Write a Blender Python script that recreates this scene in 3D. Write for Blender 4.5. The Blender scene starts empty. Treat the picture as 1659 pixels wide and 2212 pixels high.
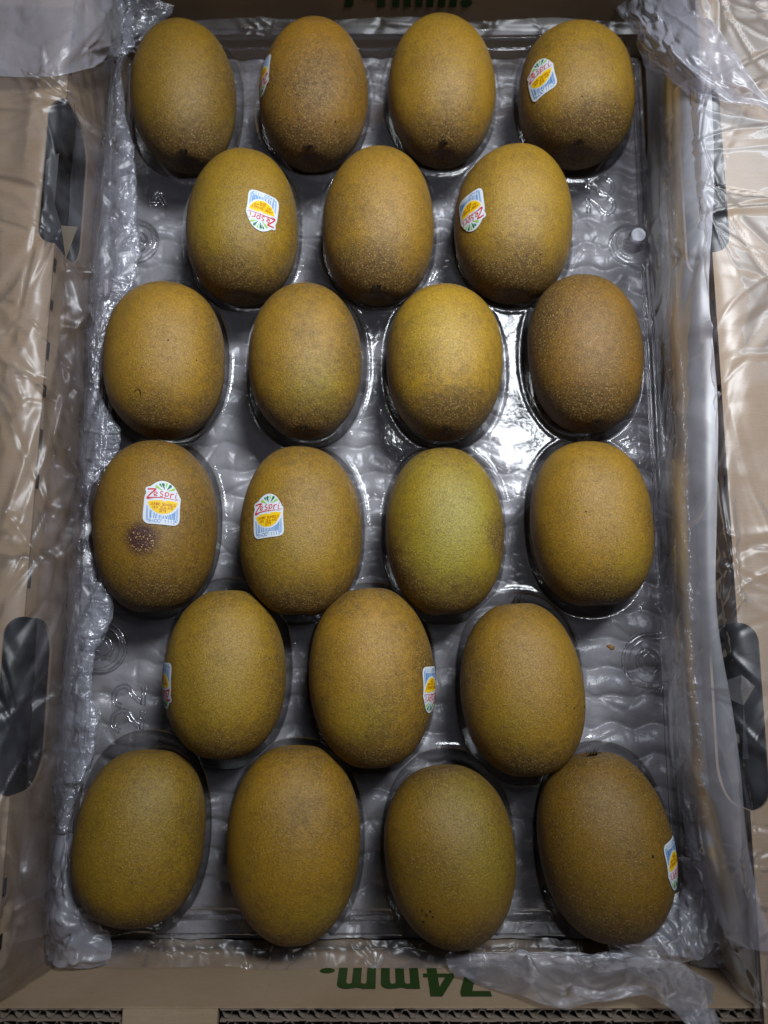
import bpy, bmesh, math, random
import numpy as np
from mathutils import Vector, Matrix
from mathutils.bvhtree import BVHTree
from mathutils.geometry import tessellate_polygon

random.seed(7)
RNG = np.random.default_rng(11)
S = bpy.context.scene
COL = S.collection

# ------------------------------------------------------------------ camera
F = 1650.0                      # focal length for a picture 1659 x 2212 units
TH = math.radians(11.0)
CAM = np.array([0.0, -0.12, 0.386])
FW = np.array([0, math.sin(TH), -math.cos(TH)])
UP = np.array([0, math.cos(TH), math.sin(TH)])
RT = np.array([1.0, 0, 0])
cd = bpy.data.cameras.new('camera'); cam = bpy.data.objects.new('camera', cd); COL.objects.link(cam)
cd.sensor_fit = 'VERTICAL'; cd.sensor_height = 36.0; cd.lens = F / 2212 * 36
cd.clip_start = 0.01; cd.clip_end = 50
cam.location = CAM; cam.rotation_euler = (TH, 0, 0)
cd.dof.use_dof = True; cd.dof.focus_distance = 0.362; cd.dof.aperture_fstop = 7.0
S.camera = cam

# ------------------------------------------------------------------ light
w = bpy.data.worlds.new('World'); S.world = w; w.use_nodes = True
bg = w.node_tree.nodes['Background']
bg.inputs[0].default_value = (0.74, 0.82, 1.0, 1); bg.inputs[1].default_value = 0.038
ld = bpy.data.lights.new('ceiling_panel', 'AREA'); ld.shape = 'RECTANGLE'; ld.size = 0.22; ld.size_y = 0.18
ld.energy = 1.42; ld.color = (0.89, 0.94, 1.0)
lo = bpy.data.objects.new('ceiling_panel', ld); COL.objects.link(lo)
lo.location = (0.20, 0.24, 0.66); ld.spread = math.radians(70)
lo.rotation_euler = (Vector(lo.location) - Vector((0.01, 0.03, 0))).to_track_quat('Z', 'Y').to_euler()
S.view_settings.view_transform = 'Standard'; S.view_settings.look = 'None'
S.view_settings.exposure = 0.0; S.view_settings.gamma = 1.0
S.cycles.max_bounces = 10; S.cycles.transparent_max_bounces = 24
S.cycles.caustics_reflective = False; S.cycles.caustics_refractive = False


def at(px, py, z):
    """world point at height z seen at (px, py)"""
    d = FW + RT * (px - 829.5) / F + UP * (1106 - py) / F
    return CAM + (z - CAM[2]) / d[2] * d


def proj(P):
    d = P - CAM; zz = d @ FW
    return np.stack([829.5 + F * (d @ RT) / zz, 1106 - F * (d @ UP) / zz], -1)


# ------------------------------------------------------------------ helpers
def mat(name):
    m = bpy.data.materials.new(name); m.use_nodes = True
    nt = m.node_tree; nt.nodes.clear()
    out = nt.nodes.new('ShaderNodeOutputMaterial')
    return m, nt, out


def N(nt, typ, ins=None, **kw):
    n = nt.nodes.new(typ)
    for k, v in kw.items(): setattr(n, k, v)
    for k, v in (ins or {}).items():
        if hasattr(v, 'is_output') or isinstance(v, bpy.types.NodeSocket): nt.links.new(v, n.inputs[k])
        else: n.inputs[k].default_value = v
    return n


def ramp(nt, fac, stops):
    r = nt.nodes.new('ShaderNodeValToRGB'); nt.links.new(fac, r.inputs[0])
    e = r.color_ramp.elements
    e[0].position, e[0].color = stops[0][0], (*stops[0][1], 1)
    e[1].position, e[1].color = stops[-1][0], (*stops[-1][1], 1)
    for p, c in stops[1:-1]:
        x = e.new(p); x.color = (*c, 1)
    return r.outputs[0]


def mixc(nt, fac, a, b, mode='MIX'):
    n = nt.nodes.new('ShaderNodeMix'); n.data_type = 'RGBA'; n.blend_type = mode
    for i, v in ((0, fac), (6, a), (7, b)):
        if isinstance(v, bpy.types.NodeSocket): nt.links.new(v, n.inputs[i])
        else: n.inputs[i].default_value = v if i == 0 else (*v, 1)
    return n.outputs[2]


def mth(nt, op, a, b=None, c=None, clamp=False):
    n = nt.nodes.new('ShaderNodeMath'); n.operation = op; n.use_clamp = clamp
    for i, v in enumerate((a, b, c)):
        if v is None: continue
        if isinstance(v, bpy.types.NodeSocket): nt.links.new(v, n.inputs[i])
        else: n.inputs[i].default_value = v
    return n.outputs[0]


def mesh_obj(name, V, Fc, mats, parent=None, smooth=True, midx=None):
    me = bpy.data.meshes.new(name)
    V = np.asarray(V, dtype=np.float32)
    if isinstance(Fc, np.ndarray):
        n, k = Fc.shape
        me.vertices.add(len(V)); me.vertices.foreach_set('co', V.ravel())
        me.loops.add(n * k); me.loops.foreach_set('vertex_index', Fc.astype(np.int32).ravel())
        me.polygons.add(n)
        me.polygons.foreach_set('loop_start', np.arange(0, n * k, k, dtype=np.int32))
        me.update(calc_edges=True)
    else:
        me.from_pydata([tuple(map(float, v)) for v in V], [], [tuple(map(int, f)) for f in Fc])
    me.validate()
    if smooth: me.shade_smooth()
    for m in (mats if isinstance(mats, (list, tuple)) else [mats]): me.materials.append(m)
    if midx is not None: me.polygons.foreach_set('material_index', np.asarray(midx, dtype=np.int32))
    o = bpy.data.objects.new(name, me); COL.objects.link(o)
    if parent is not None: o.parent = parent
    return o


def tag(o, label=None, cat=None, group=None, kind=None):
    for k, v in (('label', label), ('category', cat), ('group', group), ('kind', kind)):
        if v: o[k] = v
    return o


def empty(name, loc=(0, 0, 0)):
    o = bpy.data.objects.new(name, None); COL.objects.link(o); o.location = loc
    o.empty_display_size = 0.01
    return o


def grid_faces(nu, nv, wrap=False):
    i = np.arange(nu - 1)[:, None]; j = np.arange(nv if wrap else nv - 1)[None, :]
    j2 = (j + 1) % nv
    f = np.stack([i * nv + j, (i + 1) * nv + j, (i + 1) * nv + j2, i * nv + j2], -1)
    return f.reshape(-1, 4)


def box_vf(x0, x1, y0, y1, z0, z1):
    V = [(x, y, z) for x in (x0, x1) for y in (y0, y1) for z in (z0, z1)]
    Fc = [(0, 1, 3, 2), (4, 6, 7, 5), (0, 4, 5, 1), (2, 3, 7, 6), (0, 2, 6, 4), (1, 5, 7, 3)]
    return V, Fc


def boxes(name, lst, m, parent=None):
    V, Fc = [], []
    for b in lst:
        v, f = box_vf(*b); n = len(V)
        V += v; Fc += [tuple(i + n for i in q) for q in f]
    return mesh_obj(name, V, Fc, m, parent, smooth=False)


def slab(name, outline, thick, place, m, parent=None):
    """flat board: 2-D outline (any simple polygon) placed by place(u, v, w); w goes 0..-thick"""
    pts = [Vector((a, b, 0)) for a, b in outline]
    tris = tessellate_polygon([pts]); n = len(pts)
    V = [place(a, b, 0) for a, b in outline] + [place(a, b, -thick) for a, b in outline]
    Fc = [tuple(t) for t in tris] + [tuple(n + i for i in reversed(t)) for t in tris]
    Fc += [(i, (i + 1) % n, n + (i + 1) % n, n + i) for i in range(n)]
    o = mesh_obj(name, V, Fc, m, parent, smooth=False)
    bm = bmesh.new(); bm.from_mesh(o.data); bmesh.ops.recalc_face_normals(bm, faces=bm.faces); bm.to_mesh(o.data); bm.free()
    return o


def vnoise(P, seed=0, octaves=3):
    """cheap smooth noise: sum of random plane waves"""
    r = np.random.default_rng(seed); out = np.zeros(len(P)); a = 1.0
    for o in range(octaves):
        for k in range(5):
            d = r.normal(size=P.shape[1]); d /= np.linalg.norm(d)
            out += a * np.sin((P @ d) * (2 ** o) * r.uniform(.7, 1.4) + r.uniform(0, 6.28)) / 2.2
        a *= .5
    return out


# ------------------------------------------------------------------ materials
def card_material(name, c0, c1, bump=0.25):
    m, nt, out = mat(name)
    tc = N(nt, 'ShaderNodeTexCoord')
    big = N(nt, 'ShaderNodeTexNoise', {'Vector': tc.outputs['Object'], 'Scale': 22.0, 'Detail': 5.0})
    mp = N(nt, 'ShaderNodeMapping', {'Vector': tc.outputs['Object'], 'Scale': (180, 1500, 1500)})
    fib = N(nt, 'ShaderNodeTexNoise', {'Vector': mp.outputs[0], 'Scale': 1.0, 'Detail': 4.0})
    fl = N(nt, 'ShaderNodeTexNoise', {'Vector': tc.outputs['Object'], 'Scale': 900.0, 'Detail': 2.0})
    c = ramp(nt, big.outputs[0], [(.3, c0), (.7, c1)])
    c = mixc(nt, mth(nt, 'MULTIPLY', fib.outputs[0], .35), c, tuple(x * .55 for x in c0))
    fk = ramp(nt, fl.outputs[0], [(.66, (0, 0, 0)), (.72, (1, 1, 1))])
    c = mixc(nt, mth(nt, 'MULTIPLY', fk, .35), c, tuple(x * .4 for x in c0))
    mp2 = N(nt, 'ShaderNodeMapping', {'Vector': tc.outputs['Object'], 'Scale': (40, 900, 40)})
    rib = N(nt, 'ShaderNodeTexNoise', {'Vector': mp2.outputs[0], 'Scale': 1.0})
    h = mth(nt, 'ADD', fib.outputs[0], rib.outputs[0])
    b = N(nt, 'ShaderNodeBump', {'Strength': bump, 'Distance': .0004, 'Height': h})
    p = N(nt, 'ShaderNodeBsdfPrincipled', {'Base Color': c, 'Roughness': .8, 'Specular IOR Level': .25, 'Normal': b.outputs[0]})
    nt.links.new(p.outputs[0], out.inputs[0])
    return m


CARD = card_material('kraft_cardboard', (.31, .222, .138), (.385, .285, .19))
CARD_IN = card_material('raw_cardboard_edge', (.20, .15, .115), (.30, .24, .19), .6)


def flat(name, c, rough=.5, spec=.3):
    m, nt, out = mat(name)
    tc = N(nt, 'ShaderNodeTexCoord')
    n = N(nt, 'ShaderNodeTexNoise', {'Vector': tc.outputs['Object'], 'Scale': 400.0, 'Detail': 3.0})
    col = mixc(nt, mth(nt, 'MULTIPLY', n.outputs[0], .3), c, tuple(x * .7 for x in c))
    p = N(nt, 'ShaderNodeBsdfPrincipled', {'Base Color': col, 'Roughness': rough, 'Specular IOR Level': spec})
    nt.links.new(p.outputs[0], out.inputs[0])
    return m


INK_GREEN = flat('green_box_ink', (.022, .050, .008), .7, .2)
DARK = flat('dark_table_and_slot_shade', (.012, .013, .018), .8, .1)  # table colour, reused to paint the shade behind the hand slots
ST_WHITE = flat('sticker_white', (.62, .66, .71), .5, .25)
ST_RED = flat('sticker_red', (.58, .03, .035), .5, .2)
ST_YEL = flat('sticker_yellow', (.80, .52, .01), .5, .2)
ST_DRED = flat('sticker_rust_print', (.34, .03, .004), .5, .2)
ST_BLUE = flat('sticker_blue', (.02, .20, .50), .5, .2)
ST_LG = flat('sticker_light_green', (.28, .52, .05), .5, .2)
ST_DG = flat('sticker_dark_green', (.01, .16, .06), .5, .2)
HAIR = flat('dark_dry_fibre', (.022, .014, .008), .8, .2)
FLAKE = flat('brown_flake', (.20, .10, .03), .7, .2)


def kiwi_material():
    m, nt, out = mat('kiwifruit_skin')
    tc = N(nt, 'ShaderNodeTexCoord'); oi = N(nt, 'ShaderNodeObjectInfo')
    rnd = N(nt, 'ShaderNodeVectorMath', {0: tc.outputs['Object'], 1: oi.outputs['Location']}, operation='ADD')
    def att(n): return N(nt, 'ShaderNodeAttribute', attribute_name=n, attribute_type='GEOMETRY').outputs['Fac']
    brown, green, mark = att('brown'), att('green'), att('mark')
    P = rnd.outputs[0]
    big = N(nt, 'ShaderNodeTexNoise', {'Vector': P, 'Scale': 45.0, 'Detail': 6.0, 'Roughness': .6})
    mid = N(nt, 'ShaderNodeTexNoise', {'Vector': P, 'Scale': 320.0, 'Detail': 5.0, 'Roughness': .7})
    fine = N(nt, 'ShaderNodeTexNoise', {'Vector': P, 'Scale': 1200.0, 'Detail': 3.0, 'Roughness': .7})
    fuzz = N(nt, 'ShaderNodeTexNoise', {'Vector': P, 'Scale': 1050.0, 'Detail': 4.0, 'Roughness': .65, 'Distortion': 1.4})
    vor = N(nt, 'ShaderNodeTexVoronoi', {'Vector': P, 'Scale': 760.0, 'Randomness': 1.0})
    vor2 = N(nt, 'ShaderNodeTexVoronoi', {'Vector': P, 'Scale': 330.0, 'Randomness': 1.0})
    base = oi.outputs['Color']
    hair = ramp(nt, fuzz.outputs[0], [(.53, (0, 0, 0)), (.62, (1, 1, 1))])
    base = mixc(nt, 1.0, base, (1.06, .82, .30), 'MULTIPLY')
    c = mixc(nt, ramp(nt, big.outputs[0], [(.3, (.05, .05, .05)), (.7, (.42, .42, .42))]), base, (.145, .085, .009))
    c = mixc(nt, mth(nt, 'MULTIPLY', green, .6), c, (.24, .215, .025))
    # brown end bloom plus painted edge shade at sides and low end, noise-broken
    bb = mth(nt, 'ADD', brown, mth(nt, 'MULTIPLY', mth(nt, 'SUBTRACT', mid.outputs[0], .5), 1.9))
    bb = mth(nt, 'ADD', bb, mth(nt, 'MULTIPLY', mth(nt, 'SUBTRACT', big.outputs[0], .5), 1.1), clamp=True)
    c = mixc(nt, mth(nt, 'MULTIPLY', bb, .88), c, (.068, .034, .007))
    # fine grain
    g = ramp(nt, fine.outputs[0], [(.3, (.48, .46, .42)), (.7, (1.42, 1.40, 1.3))])
    c = mixc(nt, .75, c, g, 'MULTIPLY')
    # lenticels: paler dots, more of them where the skin is browner
    c = mixc(nt, mth(nt, 'MULTIPLY', hair, mth(nt, 'MULTIPLY_ADD', bb, .35, .14)), c, (.42, .27, .09))
    sz = mth(nt, 'ADD', .22, mth(nt, 'MULTIPLY', bb, .12))
    dot = mth(nt, 'SUBTRACT', 1.0, mth(nt, 'DIVIDE', vor.outputs['Distance'], sz), clamp=True)
    sel = mth(nt, 'GREATER_THAN', N(nt, 'ShaderNodeSeparateColor', {0: vor.outputs['Color']}).outputs[0], .35)
    dot = mth(nt, 'MULTIPLY', mth(nt, 'POWER', dot, .5), sel)
    c = mixc(nt, mth(nt, 'MULTIPLY', dot, mth(nt, 'MULTIPLY_ADD', big.outputs[0], 1.0, .12, clamp=True)), c, (.42, .28, .085))
    d2 = mth(nt, 'LESS_THAN', vor2.outputs['Distance'], .13)
    sel2 = mth(nt, 'GREATER_THAN', N(nt, 'ShaderNodeSeparateColor', {0: vor2.outputs['Color']}).outputs[1], .72)
    c = mixc(nt, mth(nt, 'MULTIPLY', mth(nt, 'MULTIPLY', d2, sel2), .3), c, (.09, .045, .015))
    # bruise or scab
    mk = mth(nt, 'ADD', mark, mth(nt, 'MULTIPLY', mth(nt, 'SUBTRACT', mid.outputs[0], .5), mth(nt, 'MULTIPLY', mark, 1.4)), clamp=True)
    mk = mth(nt, 'MULTIPLY', mk, mth(nt, 'SUBTRACT', 1.0, mth(nt, 'MULTIPLY', dot, .9)))
    c = mixc(nt, mk, c, (.050, .014, .008))
    hgt = mth(nt, 'ADD', mth(nt, 'MULTIPLY', dot, .8), mth(nt, 'MULTIPLY', fuzz.outputs[0], 1.5))
    hgt = mth(nt, 'ADD', hgt, mth(nt, 'MULTIPLY', fine.outputs[0], .5))
    b = N(nt, 'ShaderNodeBump', {'Strength': .55, 'Distance': .0004, 'Height': hgt})
    rg = mth(nt, 'ADD', .40, mth(nt, 'MULTIPLY', bb, .25))
    p = N(nt, 'ShaderNodeBsdfPrincipled', {'Base Color': c, 'Roughness': rg, 'Specular IOR Level': .42, 'Normal': b.outputs[0]})
    nt.links.new(p.outputs[0], out.inputs[0])
    return m


KIWI = kiwi_material()


def clear_plastic(name, rough, tint, refl, haze, haze_col, bump_scale=0, bump=0., boost=1.6, blotch=0., edge=.25, crisp=False):
    m, nt, out = mat(name)
    tc = N(nt, 'ShaderNodeTexCoord')
    nrm = None
    if bump_scale:
        n1 = N(nt, 'ShaderNodeTexNoise', {'Vector': tc.outputs['Object'], 'Scale': bump_scale, 'Detail': 4.0, 'Distortion': .6})
        hh = n1.outputs[0]
        if crisp:      # sharp little creases where facets meet
            wv = N(nt, 'ShaderNodeVectorMath', {0: n1.outputs['Color'], 1: (.02, .02, .02)}, operation='MULTIPLY')
            wp = N(nt, 'ShaderNodeVectorMath', {0: tc.outputs['Object'], 1: wv.outputs[0]}, operation='ADD')
            v1 = N(nt, 'ShaderNodeTexVoronoi', {'Vector': wp.outputs[0], 'Scale': 48.0 if bump_scale > 50 else 34.0})
            v2 = N(nt, 'ShaderNodeTexVoronoi', {'Vector': wp.outputs[0], 'Scale': 140.0 if bump_scale > 50 else 90.0})
            hh = mth(nt, 'ADD', mth(nt, 'MULTIPLY', v1.outputs['Distance'], 2.2), mth(nt, 'MULTIPLY', v2.outputs['Distance'], .7))
        nrm = N(nt, 'ShaderNodeBump', {'Strength': bump, 'Distance': .0012 if crisp else .0006, 'Height': hh}).outputs[0]
    fr = N(nt, 'ShaderNodeFresnel', {'IOR': 1.5}); gl = N(nt, 'ShaderNodeBsdfGlossy', {'Color': (1, 1, 1, 1), 'Roughness': rough})
    if nrm: nt.links.new(nrm, fr.inputs['Normal']); nt.links.new(nrm, gl.inputs['Normal'])
    lw = N(nt, 'ShaderNodeLayerWeight', {'Blend': .5})
    if nrm: nt.links.new(nrm, lw.inputs['Normal'])
    # a longer way through the sheet where it stands on edge
    tcol = mixc(nt, mth(nt, 'MULTIPLY', mth(nt, 'POWER', lw.outputs['Facing'], 2.2), edge), tint, tuple(x * .12 for x in tint))
    tr = N(nt, 'ShaderNodeBsdfTransparent', {'Color': tcol})
    df = N(nt, 'ShaderNodeBsdfDiffuse', {'Color': (*haze_col, 1)}); tl = N(nt, 'ShaderNodeBsdfTranslucent', {'Color': (*haze_col, 1)})
    if nrm: nt.links.new(nrm, df.inputs['Normal'])
    dd = N(nt, 'ShaderNodeMixShader', {0: .35, 1: df.outputs[0], 2: tl.outputs[0]})
    hz = haze
    if blotch:
        n2 = N(nt, 'ShaderNodeTexNoise', {'Vector': tc.outputs['Object'], 'Scale': 60.0, 'Detail': 3.0})
        hz = mth(nt, 'MULTIPLY_ADD', mth(nt, 'SUBTRACT', n2.outputs[0], .5), blotch, haze, clamp=True)
    a = N(nt, 'ShaderNodeMixShader', {0: hz, 1: tr.outputs[0], 2: dd.outputs[0]})
    f = mth(nt, 'MINIMUM', mth(nt, 'MULTIPLY_ADD', fr.outputs[0], boost, refl, clamp=True), .45)
    b = N(nt, 'ShaderNodeMixShader', {0: f, 1: a.outputs[0], 2: gl.outputs[0]})
    nt.links.new(b.outputs[0], out.inputs[0])
    return m


TRAY = clear_plastic('clear_tray_plastic', .10, (.95, .95, .97), .0, .035, (.56, .56, .64), 330, .32, .50, 0., .95)
FILM = clear_plastic('clear_film', .38, (.96, .95, .97), .015, .04, (.70, .70, .80), 40, .12, .48, .22, .25, True)
CRINKLE = clear_plastic('crinkled_film', .24, (.93, .93, .96), .03, .30, (.62, .64, .74), 160, .6, 1.2, .3, .25, True)
SOFT = clear_plastic('milky_film_fold', .38, (.93, .92, .95), .02, .40, (.62, .62, .71), 60, .32, .7, .25, .25, True)


FOLD = clear_plastic('smooth_film_fold', .40, (.93, .92, .95), .02, .34, (.62, .61, .68), 40, .15, .6, .35)


def pad_material():
    m, nt, out = mat('bubble_pad_plastic')
    tc = N(nt, 'ShaderNodeTexCoord')
    n = N(nt, 'ShaderNodeTexNoise', {'Vector': tc.outputs['Object'], 'Scale': 30.0, 'Detail': 5.0})
    n2 = N(nt, 'ShaderNodeTexNoise', {'Vector': tc.outputs['Object'], 'Scale': 170.0, 'Detail': 4.0, 'Distortion': 1.0})
    c = ramp(nt, n.outputs[0], [(.3, (.20, .192, .195)), (.7, (.34, .33, .335))])
    b = N(nt, 'ShaderNodeBump', {'Strength': .5, 'Distance': .001, 'Height': n2.outputs[0]})
    p = N(nt, 'ShaderNodeBsdfPrincipled', {'Base Color': c, 'Roughness': .33, 'Specular IOR Level': .5, 'Normal': b.outputs[0]})
    nt.links.new(p.outputs[0], out.inputs[0])
    return m


PAD = pad_material()
EMBOSS = clear_plastic('embossed_plastic_edge', .08, (.80, .80, .84), .05, .06, (.6, .62, .7), 0, 0, 1.6, 0., 1.0)

# ------------------------------------------------------------------ table and box
ZB = -0.034                 # box floor
ZL = 0.047                  # height of ledges
ZE = 0.0445                 # height of the near wall
v, f = box_vf(-1.2, 1.2, -1.2, 1.2, ZB - .02, ZB - .006)
tag(mesh_obj('table', v, f, DARK, smooth=False), kind='structure')

box = tag(empty('cardboard_box', (0, 0, ZB)), 'open brown corrugated cardboard carton that holds the tray of fruit', 'box')
PB = lambda o: setattr(o, 'location', (0, 0, -ZB))   # children built in world coordinates


def xl(y): return -0.1577 - 0.008 * (y + .20)        # inner face of the left wall
def xr(y): return 0.1535 + 0.020 * (y + .20)         # inner face of the right wall


Y0, Y1 = -0.2575, 0.252
HL = [(at(120, 212, ZL)[1], at(110, 525, ZL)[1]), (at(60, 1332, ZL)[1], at(40, 1722, ZL)[1])]
HR = [(at(1550, 185, ZL)[1], at(1560, 545, ZL)[1]), (at(1600, 1345, ZL)[1], at(1620, 1752, ZL)[1])]


def notch(y0, y1, depth, r):
    """slot edge points from y0 to y1 (y0>y1), rounded corners, going out by depth"""
    pts = []
    sgn = -1
    for k in range(9):
        a = math.pi / 2 * k / 8
        pts.append((y0 - r + r * math.cos(a), depth - r + r * math.sin(a)))
    for k in range(9):
        a = math.pi / 2 * (1 - k / 8)
        pts.append((y1 + r - r * math.cos(a), depth - r + r * math.sin(a)))
    return [(y0, 0)] + pts + [(y1, 0)]


def board_edge(holes, depth, r):
    e = [(Y1 + .02, 0)]
    for a, b in holes: e += notch(a, b, depth, min(r, depth * .98))
    e.append((Y0 - .02, 0)); return e


for side, holes, xf in ((-1, HL, xl), (1, HR, xr)):
    e = board_edge(holes, .0088, .0085)
    out = e + [(Y0 - .02, .052), (Y1 + .02, .052)]
    o = slab('side_ledge', out, .0012, lambda a, b, c, s=side, xf=xf: (xf(a) + s * b, a, ZL + c), CARD, box); PB(o)
    e = board_edge(holes, .031, .017)
    out = e + [(Y0 - .02, ZL - ZB - .001), (Y1 + .02, ZL - ZB - .001)]
    o = slab('side_wall', out, .0012, lambda a, b, c, s=side, xf=xf: (xf(a) - s * c, a, ZL - .0006 - b), CARD, box); PB(o)
    x = .21 * side
    o = boxes('outer_wall', [(min(x, x + .004 * side), max(x, x + .004 * side), Y0 - .03, Y1 + .03, ZB, ZL)], DARK, box); PB(o)  # near-black colour on this carton wall stands in for shade inside the slots
    # perforation cuts along the fold
    y = .20
    while y > -.25:
        if random.random() < .75 and not any(b - .004 < y < a + .012 for a, b in holes):
            xx = xf(y) - side * .0007
            o = boxes('perforation_slit', [(xx - .00012, xx + .00012, y - random.uniform(.004, .009), y, ZL - .0022, ZL + .0002)], HAIR, box); PB(o)
        y -= .0215

o = boxes('end_wall', [(-.2, .2, Y1, Y1 + .004, ZB, ZL + .035)], CARD, box); PB(o)
o = boxes('end_wall', [(-.2, .2, Y0 - .0005, Y0, ZB, ZE)], CARD, box); PB(o)
o = boxes('box_floor', [(-.162, .164, Y0 - .02, Y1 + .02, ZB - .004, ZB)], CARD, box); PB(o)
# tab of the near wall that folds over, between the cut edges
xa, xb = at(262, 2180, ZL)[0], at(468, 2180, ZL)[0]
o = boxes('folded_tab', [(xa, xb, Y0 - .03, Y0 - .0006, ZE - .0032, ZE + .0004)], CARD, box); PB(o)


def ribbon(name, x0, x1, yc, amp, pitch, seed):
    r = random.Random(seed); n = int((x1 - x0) / .0006); V = []; ph = r.uniform(0, 6)
    for i in range(n + 1):
        x = x0 + (x1 - x0) * i / n
        ph += 6.283 * .0006 / pitch * r.uniform(.75, 1.25)
        a = amp * math.tanh(1.6 * math.sin(ph)) / .92
        zt = ZE - .0006 - .0008 * r.random()
        for q in (0, 1):
            V.append((x, yc + a + q * .00045, zt)); V.append((x, yc + a + q * .00045, zt - .014))
    Fc = []
    for i in range(n):
        b = 4 * i; c = b + 4
        Fc += [(b, c, c + 1, b + 1), (b + 2, b + 3, c + 3, c + 2), (b, b + 2, c + 2, c)]
    o = mesh_obj(name, V, Fc, CARD_IN, box, smooth=False); PB(o)


for x0, x1 in ((-.175, xa - .001), (xb + .001, .175)):
    lst = []
    for yy, t in ((Y0 - .0007, .0005), (Y0 - .0050, .0005), (Y0 - .0122, .0006)):
        x = x0
        while x < x1 - 1e-5:
            xe = min(x + random.uniform(.002, .006), x1)
            lst.append((x, xe, yy - t + random.uniform(-.0001, .0001), yy, ZE - .016, ZE + random.uniform(-.0009, .0002))); x = xe
    o = boxes('torn_liner', lst, CARD_IN, box); PB(o)
    ribbon('corrugated_flute', x0, x1, Y0 - .0031, .0014, .0062, 3)
    ribbon('corrugated_flute', x0, x1, Y0 - .0086, .0028, .0080, 5)


# printed size mark "74mm."
def arc(cx, cy, rx, ry, a0, a1, n=8):
    return [(cx + rx * math.cos(math.radians(a0 + (a1 - a0) * i / n)), cy + ry * math.sin(math.radians(a0 + (a1 - a0) * i / n))) for i in range(n + 1)]


def glyph_m(x):
    l, g = 3.9, 2.5                      # leg and gap widths, mm
    W = 3 * l + 2 * g; H = 22.5
    p = [(0, 0), (l, 0)] + arc(l + g / 2, 15.5, g / 2, 1.8, 180, 0, 6) + [(l + g, 0), (2 * l + g, 0)]
    p += arc(2 * l + g * 1.5, 15.5, g / 2, 1.8, 180, 0, 6) + [(2 * l + 2 * g, 0), (W, 0)]
    p += arc(W - 4, H - 5, 4, 5, 0, 90, 6) + [(W - 6, H - .3), (l + g + 1.6, H - 1.2), (l + g / 2 + .6, H - .4)] + arc(5.2, H - .8, 2, .8, 60, 150, 4) + [(l, H - 2), (l - .4, H), (0, H)]
    return [(x + a, b) for a, b in p]


GL = [[(0, 30), (0, 24.6), (7.6, 24.6), (2.6, 0)] + [(7.4, 0), (12.8, 25.4), (12.8, 30)],
      [(14, 10.5), (14, 6.3), (21.2, 6.3), (21.2, 0), (25.6, 0), (25.6, 6.3), (27.6, 6.3), (27.6, 10.4), (25.6, 10.4), (25.6, 30), (20.6, 30)],
      glyph_m(29.6), glyph_m(48.6), arc(70.5, 3.0, 3.4, 3.0, 0, 342, 18)]
HOLE = [(18.0, 10.4), (21.2, 10.4), (21.2, 20.5)]


def size_mark(place):
    V, Fc = [], []
    for i, g in enumerate(GL):
        pts = [Vector((a, b, 0)) for a, b in g]
        polys = [pts]
        if i == 1: polys.append([Vector((a, b, 0)) for a, b in HOLE])
        al = [q for p_ in polys for q in p_]; n = len(V)
        V += [place(q.x / 1000, q.y / 1000) for q in al]
        Fc += [tuple(n + k for k in t) for t in tessellate_polygon(polys)]
    o = mesh_obj('printed_size_mark', V, Fc, INK_GREEN, box, smooth=False); PB(o)


size_mark(lambda a, b: (.008 + .037 - a, Y0 + .0003, .0055 + b))
size_mark(lambda a, b: (.013 - .039 + a * 1.04, Y1 - .0003, .0070 + b))


# ------------------------------------------------------------------ pad under the tray
def cellular(x, y, seed, n, ext):
    r = np.random.default_rng(seed)
    pts = r.uniform([ext[0], ext[2]], [ext[1], ext[3]], size=(n, 2))
    best = np.full(x.shape, 1e9); sec = np.full(x.shape, 1e9)
    for px, py in pts:
        d = (x - px) ** 2 + (y - py) ** 2
        m1 = d < best
        sec = np.where(m1, best, np.minimum(sec, d)); best = np.where(m1, d, best)
    return np.sqrt(best), np.sqrt(sec)


nx, ny = 330, 520
gx = np.linspace(-.157, .160, nx); gy = np.linspace(-.2565, .251, ny)
X, Y = np.meshgrid(gx, gy)
P2 = np.stack([X.ravel(), Y.ravel()], -1)
wv = .0016 * vnoise(P2 * 55, 3).reshape(X.shape)
ph = (Y + wv + .0014 * np.sin(X * 2 * np.pi / .021)) / .0155
row = np.floor(ph)
rowf = np.abs(np.sin(np.pi * ph)) ** .55
colf = np.abs(np.sin(np.pi * (X / .024 + .5 * (row % 2)))) ** .35
Z = -.0328 + .0034 * rowf * (.55 + .45 * colf) + .0007 * vnoise(P2 * 180, 9).reshape(X.shape)
b1, b2 = cellular(X, Y, 5, 90, (-.157, .16, -.256, .25))
Z += -.0009 * np.exp(-((b2 - b1) / .0012) ** 2)
o = mesh_obj('bubble_pad', np.stack([X.ravel(), Y.ravel(), Z.ravel()], -1), grid_faces(ny, nx), PAD)
tag(o, 'grey translucent ribbed cushion pad lying on the carton floor beneath the clear tray', 'padding')

# ------------------------------------------------------------------ fruit data
GROUP = 'golden kiwifruit lying in the cups of the clear tray'
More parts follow.
